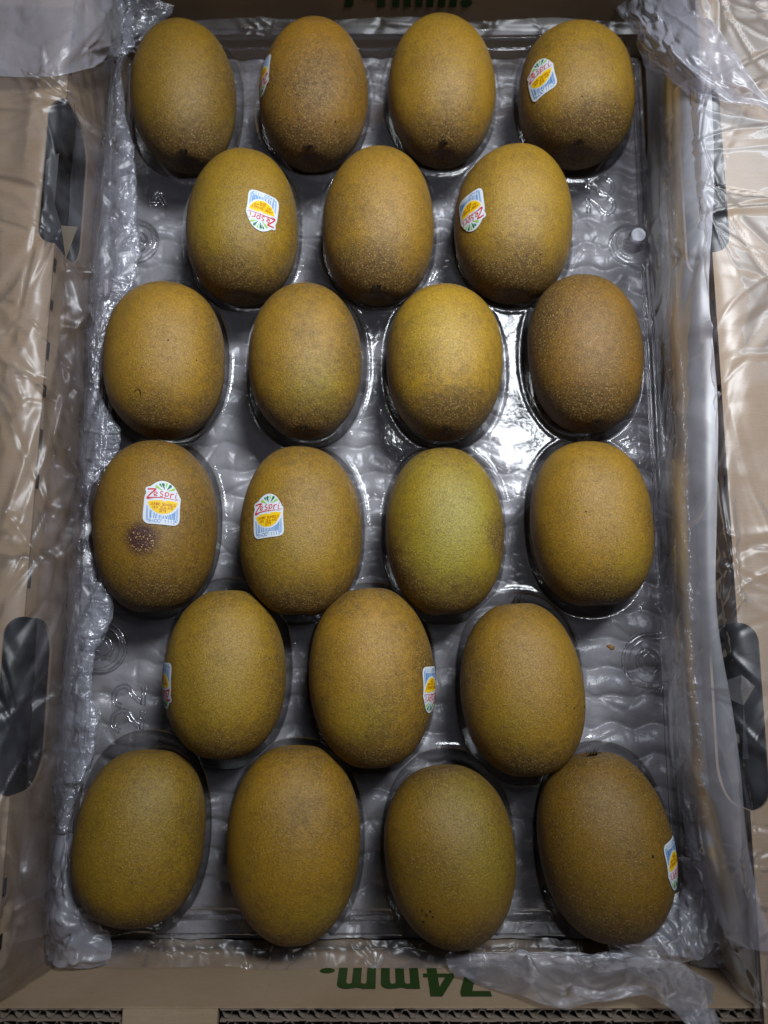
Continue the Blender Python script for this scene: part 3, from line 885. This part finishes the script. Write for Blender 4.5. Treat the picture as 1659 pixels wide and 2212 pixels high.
def tube(name, paths, rad, m, parent, flat_=.55):
    V, Fc = [], []; k_ = 8
    for pts in paths:
        pts = [np.array(p, float) for p in pts]; n = len(pts); base = len(V)
        for i, p in enumerate(pts):
            d = pts[min(i + 1, n - 1)] - pts[max(i - 1, 0)]; d /= np.linalg.norm(d) + 1e-12
            s = np.cross(d, [0, 0, 1]); s /= np.linalg.norm(s) + 1e-12
            for k in range(k_):
                a = 6.2832 * k / k_
                V.append(p + s * rad * math.cos(a) + np.array([0, 0, rad * flat_ * math.sin(a)]))
        for i in range(n - 1):
            for k in range(k_):
                b = base + i * k_
                Fc.append((b + k, b + (k + 1) % k_, b + k_ + (k + 1) % k_, b + k_ + k))
        for b in (base, base + (n - 1) * k_): Fc.append(tuple(b + k for k in range(k_)))
    return mesh_obj(name, V, Fc, m, parent)


def digit2(h):
    w_ = h * .62; r = w_ / 2
    pts = [(r + r * math.cos(a), h - r + r * math.sin(a)) for a in np.linspace(math.pi * .95, -.15 * math.pi, 14)]
    pts += [(w_ * .55, h * .38), (w_ * .2, h * .15), (0, 0), (w_, 0)]
    return pts


def place_digits(px, py, ang, h):
    c = at(px, py, .0008); a = math.radians(ang); ca, sa = math.cos(a), math.sin(a); paths = []
    for k in (-1, 1):
        off = (-.31 * h) + k * .40 * h
        outl = [(x + off, y - h / 2) for x, y in digit2(h)]
        # emboss shows as two parallel edges
        for o_ in (-.045 * h, .075 * h):
            P = [np.array(q) for q in outl]; L = []
            for i, p in enumerate(P):
                d = P[min(i + 1, len(P) - 1)] - P[max(i - 1, 0)]; d /= np.linalg.norm(d); n_ = np.array([-d[1], d[0]])
                q = p + n_ * o_; L.append((c[0] + q[0] * ca - q[1] * sa, c[1] + q[0] * sa + q[1] * ca, .0007))
            paths.append(L)
    return paths


tube('embossed_number', place_digits(1297, 424, -90, .0145), .00050, EMBOSS, tray, 1.0)
tube('embossed_number', place_digits(277, 1530, 90, .0145), .00050, EMBOSS, tray, 1.0)
# recycling triangle of three bent arrows
c = at(342, 434, 0); paths = []
for k in range(3):
    a0 = math.radians(-90 + 120 * k + 180)
    P = []
    R0 = .0062
    A = np.array([math.cos(a0), math.sin(a0)]) * R0; B = np.array([math.cos(a0 + 2.094), math.sin(a0 + 2.094)]) * R0
    for o_ in (0.0, .0016):
        s_ = 1 - o_ / R0 * 2
        paths.append([(c[0] + q[0], c[1] + q[1], .0007) for q in (A * s_ * .95 + (B - A) * .02, A * s_ + (B - A) * .2, A * s_ + (B * s_ - A * s_) * .62)])
    T = A + (B - A) * .62; d = (B - A) / np.linalg.norm(B - A); n_ = np.array([-d[1], d[0]])
    T = T * .9
    paths.append([(c[0] + q[0], c[1] + q[1], .0007) for q in (T + n_ * .0019, T + d * .0026, T - n_ * .0019)])
tube('embossed_recycling_mark', paths, .00045, EMBOSS, tray, .9)

for side in (1, -1):
    f_x = (lambda y: rail_x(y)) if side > 0 else (lambda y: -.1465 + .002 * y)
    ps = sorted([(pc, pr) for pc, pr, kd in pegs if (pc[0] > 0) == (side > 0)], key=lambda q: -q[0][1])
    for off in (-.0012, .0012):
        pts = []; y = .222
        path = []
        for pc, pr in ps:
            rr_ = pr + off * 1.0
            while y > pc[1] + pr + .002: path.append((f_x(y) + off * -side, y)); y -= .006
            path.append((f_x(y) + off * -side - side * .001, pc[1] + rr_ + .0006))
            for k in range(15):
                a = math.pi / 2 + math.pi * k / 14
                path.append((pc[0] + side * math.cos(a) * rr_, pc[1] + math.sin(a) * rr_))
            path.append((f_x(y) + off * -side - side * .001, pc[1] - rr_ - .0006)); y = pc[1] - pr - .003
        while y > -.228: path.append((f_x(y) + off * -side, y)); y -= .006
        tube('moulded_rail_edge', [[(a, b, .0010) for a, b in path]], .00028, EMBOSS, tray, 1.0)
for (pc, pr, kd) in pegs:
    if kd == 'peg':
        V, Fc = [], []
        for k in range(28):
            a = 6.2832 * k / 28
            for rr_, zz in ((.0058, .0004), (.0050, .0050), (.0042, .0088), (.0038, .0092)): V.append((pc[0] + rr_ * math.cos(a), pc[1] + rr_ * math.sin(a), zz))
        for k in range(28):
            b0, b1 = 4 * k, 4 * ((k + 1) % 28)
            Fc += [(b0 + j, b1 + j, b1 + j + 1, b0 + j + 1) for j in range(3)]
        mesh_obj('locating_peg', V, Fc, EMBOSS, tray)
        V = [(pc[0] + .0038 * math.cos(6.2832 * k / 28), pc[1] + .0038 * math.sin(6.2832 * k / 28), .0096) for k in range(28)]
        mesh_obj('peg_top', V, [tuple(range(28))], SOFT, tray)
    else:
        for rr_ in (.0058, .0036):
            tube('socket_ring', [[(pc[0] + rr_ * math.cos(6.2832 * k / 32), pc[1] + rr_ * math.sin(6.2832 * k / 32), -.0005) for k in range(33)]], .0003, EMBOSS, tray, 1.0)

# small brown flake on the tray
p = at(1320, 1398, .0012); V = []; r_ = random.Random(4)
for k in range(11):
    a = 6.283 * k / 11; rr = .0019 * r_.uniform(.45, 1.2); V.append((math.cos(a) * rr * 1.5, math.sin(a) * rr * .7, r_.uniform(0, .0007)))
V.append((0, 0, .0009)); V += [(x, y, z - .0004) for x, y, z in V[:11]]
Fc = [(k, (k + 1) % 11, 11) for k in range(11)] + [(k, 12 + k, 12 + (k + 1) % 11, (k + 1) % 11) for k in range(11)]
fl = mesh_obj('dry_flake', V, Fc, FLAKE); fl.location = p
tag(fl, 'tiny orange-brown dry flake lying on the clear tray right of the fifth row', 'debris')

# ------------------------------------------------------------------ plastic liner
liner = tag(empty('plastic_liner', (0, 0, ZB)), 'crumpled clear plastic bag liner draped over both carton sides around the tray', 'plastic bag')


def cr1(P, t):
    """Catmull-Rom through rows of control points P[n,3] at t in 0..1"""
    n = len(P) - 1; x = np.clip(t * n, 0, n - 1e-6); i = x.astype(int); f = (x - i)[:, None]
    g = lambda k: P[np.clip(i + k, 0, n)]
    p0, p1, p2, p3 = g(-1), g(0), g(1), g(2)
    return .5 * (2 * p1 + (p2 - p0) * f + (2 * p0 - 5 * p1 + 4 * p2 - p3) * f ** 2 + (3 * p1 - p0 - 3 * p2 + p3) * f ** 3)


def creases(u, v, seed, nodes, arms, amp, wid, leng, U, Vv):
    """star-like crumple: sharp tent ridges running out from nodes; u, v in metres"""
    r = np.random.default_rng(seed); h = np.zeros(u.shape)
    for _ in range(nodes):
        cu, cv = r.uniform(0, U), r.uniform(0, Vv); s0 = r.choice([-1, 1]); a0 = r.uniform(0, 6.28)
        for k in range(r.integers(*arms)):
            a = a0 + k * 2.2 + r.uniform(-.5, .5); L = leng * r.uniform(.4, 1.7); w_ = wid * r.uniform(.4, 1.6)
            du, dv = u - cu, v - cv
            s = du * math.cos(a) + dv * math.sin(a); t = -du * math.sin(a) + dv * math.cos(a)
            t = t + .10 * s * math.sin(3 * r.uniform()) 
            tent = np.clip(1 - np.abs(t) / (w_ * (.5 + np.clip(s / L, 0, 1.5))), 0, 1)
            fall = np.where(s > 0, np.exp(-(s / L) ** 2), np.exp(-(s / (w_ * .8)) ** 2))
            h += amp * r.uniform(.3, 1) * (1 if r.uniform() < .7 else -1) * s0 * tent * fall
    return h


def film(name, rows, du, dv, m, seed, big=.0012, nodes=20, amp=.0022, wid=.006, leng=.03, crimp=0., jag=0.0, arms=(3, 6), label=None):
    """rows: list of rows of world control points; surface spans them; u across, v along rows list"""
    C = np.array(rows, float)                       # [nr, nc, 3]
    Lu = np.linalg.norm(np.diff(C, axis=1), axis=2).sum(1).max(); Lv = np.linalg.norm(np.diff(C, axis=0), axis=2).sum(0).max()
    nu, nv = max(8, int(Lu / du)), max(8, int(Lv / dv))
    tu, tv = np.linspace(0, 1, nu), np.linspace(0, 1, nv)
    A = np.stack([cr1(C[i], tu) for i in range(len(C))])           # [nr, nu, 3]
    G = np.stack([cr1(A[:, j], tv) for j in range(nu)], 1)          # [nv, nu, 3]
    uu, vv = np.meshgrid(tu * Lu, tv * Lv)
    if jag:                                                        # ragged long edges
        r1 = vnoise(np.stack([tv * Lv * 160, tv * 0 + 1], -1), seed, 3) * jag
        r2 = vnoise(np.stack([tv * Lv * 160, tv * 0 + 7], -1), seed + 1, 3) * jag
        e = np.clip((tu - .6) / .4, 0, 1)[None, :] * r2[:, None] + np.clip((.4 - tu) / .4, 0, 1)[None, :] * r1[:, None]
        G[..., 0] += e
    gu = np.gradient(G, axis=1); gv = np.gradient(G, axis=0)
    n = np.cross(gu, gv); n /= np.linalg.norm(n, axis=2, keepdims=True) + 1e-12
    h = big * vnoise(np.stack([uu.ravel(), vv.ravel()], -1) * 45, seed, 3).reshape(uu.shape)
    h += creases(uu, vv, seed, nodes, arms, amp, wid, leng, Lu, Lv)
    if crimp:
        c1, c2 = cellular(uu, vv, seed, int(Lu * Lv / .000035) + 6, (0, Lu, 0, Lv))
        h += crimp * (c1 / .0045 - .8); h += -crimp * .7 * np.exp(-((c2 - c1) / .0009) ** 2)
        h += crimp * .5 * np.abs(vnoise(np.stack([uu.ravel() * 150, vv.ravel() * 420], -1), seed + 5, 2)).reshape(uu.shape)
    G = G + n * h[..., None]
    o = mesh_obj(name, G.reshape(-1, 3), grid_faces(nv, nu), m, liner); PB(o)
    if label: o['label'] = label
    return o


def Pz(px, py, z): return tuple(at(px, py, z))


# left drape over ledge and wall
ys = [.27, .20, .14, .08, .02, -.05, -.12, -.19, -.255]
rows = []
for k, y in enumerate(ys):
    x = xl(y); j = .002 * math.sin(k * 2.1); jj = .003 * math.sin(k * 1.3 + 1)
    rows.append([(x - .055, y, ZL + .0055), (x - .025, y, ZL + .006), (x - .004, y, ZL + .0055 + abs(j)), (x + .0055 + jj, y, ZL - .006), (x + .009 + jj, y, .022), (x + .007 - j, y, .006), (x + .007, y, -.006)])
film('side_drape', rows, .0009, .0010, FILM, 31, .0003, 60, .0013, .0032, .06)
rows = []
for k, y in enumerate([.16, .11, .05, -.01, -.07, -.13, -.19, -.235]):
    x = xl(y); q = .004 * math.sin(k * 1.9)
    rows.append([(x + .003 + q * .3, y, .040 + q), (x + .011 + q, y, .030), (x + .009 - q * .5, y, .016), (x + .014 + q * .5, y, .007), (x + .010, y, -.002)])
film('inner_fold', rows, .0009, .0011, FILM, 33, .0008, 44, .0018, .005, .05)


def facets(name, pts, tris, m):
    o = mesh_obj(name, [Pz(*p) for p in pts], tris, m, liner, smooth=False); PB(o)
    bm = bmesh.new(); bm.from_mesh(o.data)
    bmesh.ops.subdivide_edges(bm, edges=bm.edges, cuts=3, use_grid_fill=True); bm.to_mesh(o.data); bm.free()


# film pulled up into sharp peaks over the hand slots
facets('pinched_peak', [(1524, 1485, .0535), (1602, 1458, .0560), (1631, 1482, .0535), (1606, 1524, .0540), (1600, 1490, .0600), (1604, 1640, .0535), (1618, 1640, .0535)],
       [(0, 1, 4), (1, 2, 4), (2, 3, 4), (3, 0, 4), (3, 5, 6)], FILM)
facets('pinched_peak', [(96, 535, .0535), (132, 487, .0590), (168, 490, .0500), (142, 560, .0535), (118, 440, .0560), (94, 440, .0535), (128, 330, .0530), (100, 345, .0530)],
       [(0, 1, 3), (1, 2, 3), (0, 5, 1), (5, 4, 1), (5, 7, 4), (7, 6, 4)], FILM)
# second layer over the upper left corner
rows = [[Pz(-60, -30, .058), Pz(60, -30, .058), Pz(150, -20, .056), Pz(215, -10, .045), Pz(262, -10, .02)],
        [Pz(-60, 60, .058), Pz(60, 60, .057), Pz(150, 60, .056), Pz(222, 60, .042), Pz(266, 60, .016)],
        [Pz(-60, 120, .056), Pz(60, 115, .056), Pz(150, 120, .055), Pz(214, 110, .040), Pz(262, 100, .014)],
        [Pz(-60, 162, .054), Pz(60, 168, .054), Pz(140, 160, .053), Pz(205, 145, .040), Pz(252, 128, .014)]]
film('corner_flap', rows, .0010, .0010, SOFT, 41, .0006, 14, .0012, .008, .03)
# crinkled edge of the bag along the left of the tray
B = [(20, 255, 284), (100, 252, 280), (147, 244, 264), (220, 232, 268), (293, 226, 281), (366, 217, 290), (440, 212, 290), (513, 208, 298), (590, 203, 289), (637, 197, 268), (683, 195, 240), (753, 188, 224), (822, 186, 217), (869, 184, 224), (892, 180, 235), (927, 177, 257), (961, 174, 256), (996, 172, 238), (1031, 170, 212), (1077, 167, 192), (1150, 158, 192), (1200, 154, 200), (1257, 150, 232), (1292, 149, 240), (1342, 147, 230), (1392, 142, 214), (1442, 139, 200), (1492, 134, 197), (1542, 130, 207), (1592, 127, 207), (1642, 125, 197), (1692, 123, 180), (1742, 121, 160), (1800, 118, 150)]
rows = [[Pz(a - 6, y, .002), Pz(a + 2, y, .0065), Pz((a + b) / 2, y, .0075), Pz(b - 2, y, .0062), Pz(b, y, .0045)] for y, a, b in B]
film('crinkled_edge', rows, .0006, .0006, CRINKLE, 51, .0002, 90, .0008, .003, .010, .0007, .0007)
rows = [[Pz(a + (b - a) * .35, y, .011), Pz((a + b) / 2 + 4, y, .0125), Pz(b - 4, y, .011), Pz(b + 1, y, .0095)] for y, a, b in B[:10]]
film('crinkled_edge', rows, .0006, .0008, FILM, 52, .0005, 14, .001, .004, .02, .0002, .0004)
rows = [[Pz(b - 38, y, .010), Pz(b - 18, y, .012), Pz(b - 4, y, .0115), Pz(b + 3, y, .009)] for y, a, b in B[22:32]]
film('crinkled_edge', rows, .0006, .0008, CRINKLE, 53, .0005, 24, .001, .004, .015, .0003, .0004)
# lump in the lower left corner
rows = [[Pz(118, 1800, .004), Pz(135, 1805, .007), Pz(150, 1800, .007), Pz(158, 1812, .004)],
        [Pz(108, 1880, .005), Pz(130, 1890, .010), Pz(150, 1890, .009), Pz(165, 1905, .004)],
        [Pz(102, 1950, .005), Pz(135, 1960, .012), Pz(175, 1975, .010), Pz(215, 2000, .004)],
        [Pz(98, 2020, .005), Pz(140, 2030, .012), Pz(190, 2030, .010), Pz(240, 2040, .004)],
        [Pz(100, 2075, .004), Pz(140, 2085, .010), Pz(190, 2092, .008), Pz(232, 2080, .003)]]
film('corner_crumple', rows, .0007, .0007, SOFT, 61, .0006, 22, .0015, .005, .018, .0002)
def Pw(px, py, dy=.002):
    d = FW + RT * (px - 829.5) / F + UP * (1106 - py) / F
    return tuple(CAM + (Y0 + dy - CAM[1]) / d[1] * d)


# bottom strip between tray and wall
rows = []
for x in np.linspace(200, 1260, 12):
    rows.append([Pz(x, 2030, .001), Pz(x, 2046, .0035), Pz(x, 2062, .0045), Pw(x, 2090 + 3 * math.sin(x), .0015)])
film('bottom_strip', rows, .0007, .0007, FILM, 71, .0004, 40, .0010, .004, .012, .0004)
# big twisted band in the lower right
rows = [[Pz(960, 2062, .004), Pz(965, 2076, .006), Pw(970, 2088, .003), Pw(985, 2108)],
        [Pz(1080, 2056, .006), Pz(1085, 2074, .009), Pw(1080, 2096, .005), Pw(1085, 2140)],
        [Pz(1200, 2060, .008), Pz(1200, 2082, .013), Pw(1195, 2120, .006), Pw(1190, 2172, .003)],
        [Pz(1310, 2060, .010), Pz(1300, 2088, .018), Pw(1300, 2124, .008), Pw(1300, 2166, .004)],
        [Pz(1415, 2066, .014), Pz(1405, 2094, .024), Pw(1395, 2122, .010), Pw(1385, 2150, .006)],
        [Pz(1490, 2088, .018), Pz(1475, 2115, .032), Pw(1455, 2145, .010), Pw(1436, 2172, .008)],
        [Pz(1545, 2130, .024), Pz(1525, 2160, .040), Pz(1500, 2190, .048), Pz(1480, 2212, .050)],
        [Pz(1580, 2230, .035), Pz(1560, 2240, .050), Pz(1535, 2250, .054), Pz(1515, 2260, .054)]]
film('twisted_band', rows, .0008, .0008, SOFT, 81, .0006, 40, .0015, .006, .022, .0002)
rows = [[Pz(1300, 2000 + 0, .003), Pz(1310, 2030, .006), Pz(1320, 2070, .008)],
        [Pz(1370, 2020, .005), Pz(1390, 2040, .011), Pz(1410, 2078, .012)],
        [Pz(1430, 1985, .005), Pz(1460, 2020, .013), Pz(1490, 2080, .014)],
        [Pz(1462, 1930, .004), Pz(1500, 1960, .014), Pz(1540, 2040, .016)],
        [Pz(1478, 1850, .004), Pz(1508, 1860, .014), Pz(1545, 1880, .016)]]
film('corner_crumple', rows, .0008, .0008, SOFT, 82, .0006, 36, .0015, .006, .02, .0003)
# lumpy crinkle down the right side of the tray
Rr = [(230, 1420, 1455), (300, 1428, 1452), (380, 1432, 1450), (470, 1432, 1456), (560, 1430, 1462), (700, 1436, 1468), (850, 1440, 1478), (1000, 1444, 1484), (1150, 1448, 1490), (1300, 1452, 1494), (1430, 1458, 1500), (1520, 1458, 1508), (1600, 1462, 1516), (1700, 1470, 1524), (1800, 1478, 1540), (1900, 1484, 1552), (2000, 1486, 1556), (2090, 1490, 1560)]
rows = [[Pz(a, y, .003), Pz(a * .6 + b * .4, y, .007), Pz(b, y, .010), Pz(b + 14, y, .006)] for y, a, b in Rr]
film('crinkled_edge', rows, .0007, .0008, CRINKLE, 91, .0004, 60, .0010, .004, .012, .0005, .0008)
# right drape: over the ledge, hanging out in a soft fold, back down to the tray
rows = []
for k, (y, fx) in enumerate([(.27, .148), (.21, .150), (.16, .148), (.11, .1455), (.06, .1435), (.01, .1415), (-.04, .1385), (-.09, .1365), (-.14, .1360), (-.19, .1400), (-.225, .147), (-.26, .150)]):
    x = xr(y); fx = fx - .0005
    rows.append([(x + .055, y, ZL + .0055), (x + .026, y, ZL + .006), (x + .006, y, ZL + .007 + .002 * math.sin(k * 1.7)), (x - .004, y, ZL + .0055), ((x + fx) / 2, y, ZL - .002), (fx, y, .034), (fx + .0015, y, .022), (fx + .0025, y, .008), (fx + .0035, y, -.004)])
film('side_drape', rows, .0009, .0010, FILM, 101, .0003, 60, .0013, .0032, .06)
rows = []
for k, (y, fx) in enumerate([(.17, .150), (.11, .1465), (.05, .1435), (0, .1412), (-.05, .1382), (-.10, .1362), (-.15, .1362), (-.20, .1405), (-.235, .148)]):
    wd = .011 + .004 * max(0, (y + .02) / .19) + .002 * math.sin(k * 2.3)
    rows.append([(fx + wd, y, .0500), (fx + wd * .55, y, .0490), (fx + .0015, y, .0445), (fx - .0012, y, .037), (fx + .000, y, .026), (fx + .002, y, .014)])
film('folded_edge', rows, .0011, .0013, FOLD, 105, .0006, 8, .0010, .008, .05)
# bunched film in the upper right corner
rows = [[Pz(1330, -20, .006), Pz(1370, -20, .02), Pz(1410, -20, .035), Pz(1450, -20, .045), Pz(1500, -20, .052)],
        [Pz(1328, 20, .008), Pz(1360, 25, .02), Pz(1400, 22, .036), Pz(1450, 22, .046), Pz(1520, 30, .054)],
        [Pz(1360, 60, .022), Pz(1380, 58, .034), Pz(1420, 55, .044), Pz(1470, 60, .052), Pz(1560, 80, .058)],
        [Pz(1372, 100, .020), Pz(1392, 98, .036), Pz(1430, 100, .048), Pz(1490, 110, .056), Pz(1600, 130, .060)],
        [Pz(1389, 142, .016), Pz(1410, 140, .034), Pz(1450, 150, .048), Pz(1520, 165, .058), Pz(1640, 190, .060)],
        [Pz(1412, 158, .012), Pz(1440, 170, .030), Pz(1480, 190, .046), Pz(1560, 215, .057), Pz(1700, 240, .059)]]
film('corner_crumple', rows, .0008, .0008, SOFT, 111, .0006, 40, .0015, .008, .03, .0002)
# crumples in the upper left corner and along the far wall
rows = [[Pz(225, -20, .012), Pz(262, -20, .02), Pz(300, -20, .016), Pz(380, -20, .012)],
        [Pz(232, 30, .010), Pz(265, 30, .018), Pz(292, 35, .012), Pz(370, 30, .006)],
        [Pz(238, 70, .008), Pz(262, 72, .016), Pz(288, 75, .010), Pz(330, 60, .004)],
        [Pz(238, 120, .006), Pz(258, 118, .013), Pz(280, 115, .008), Pz(292, 105, .003)]]
film('corner_crumple', rows, .0007, .0007, CRINKLE, 121, .0010, 26, .0022, .005, .014, .0004)
rows = [[Pz(x, 42 + 5 * math.sin(x * .02), .004), Pz(x, 52, .0035), Pz(x, 62, .0025), Pz(x, 74, .0015)] for x in np.linspace(280, 1400, 12)]
film('top_strip', rows, .0008, .0012, FILM, 131, .0006, 16, .001, .004, .03)
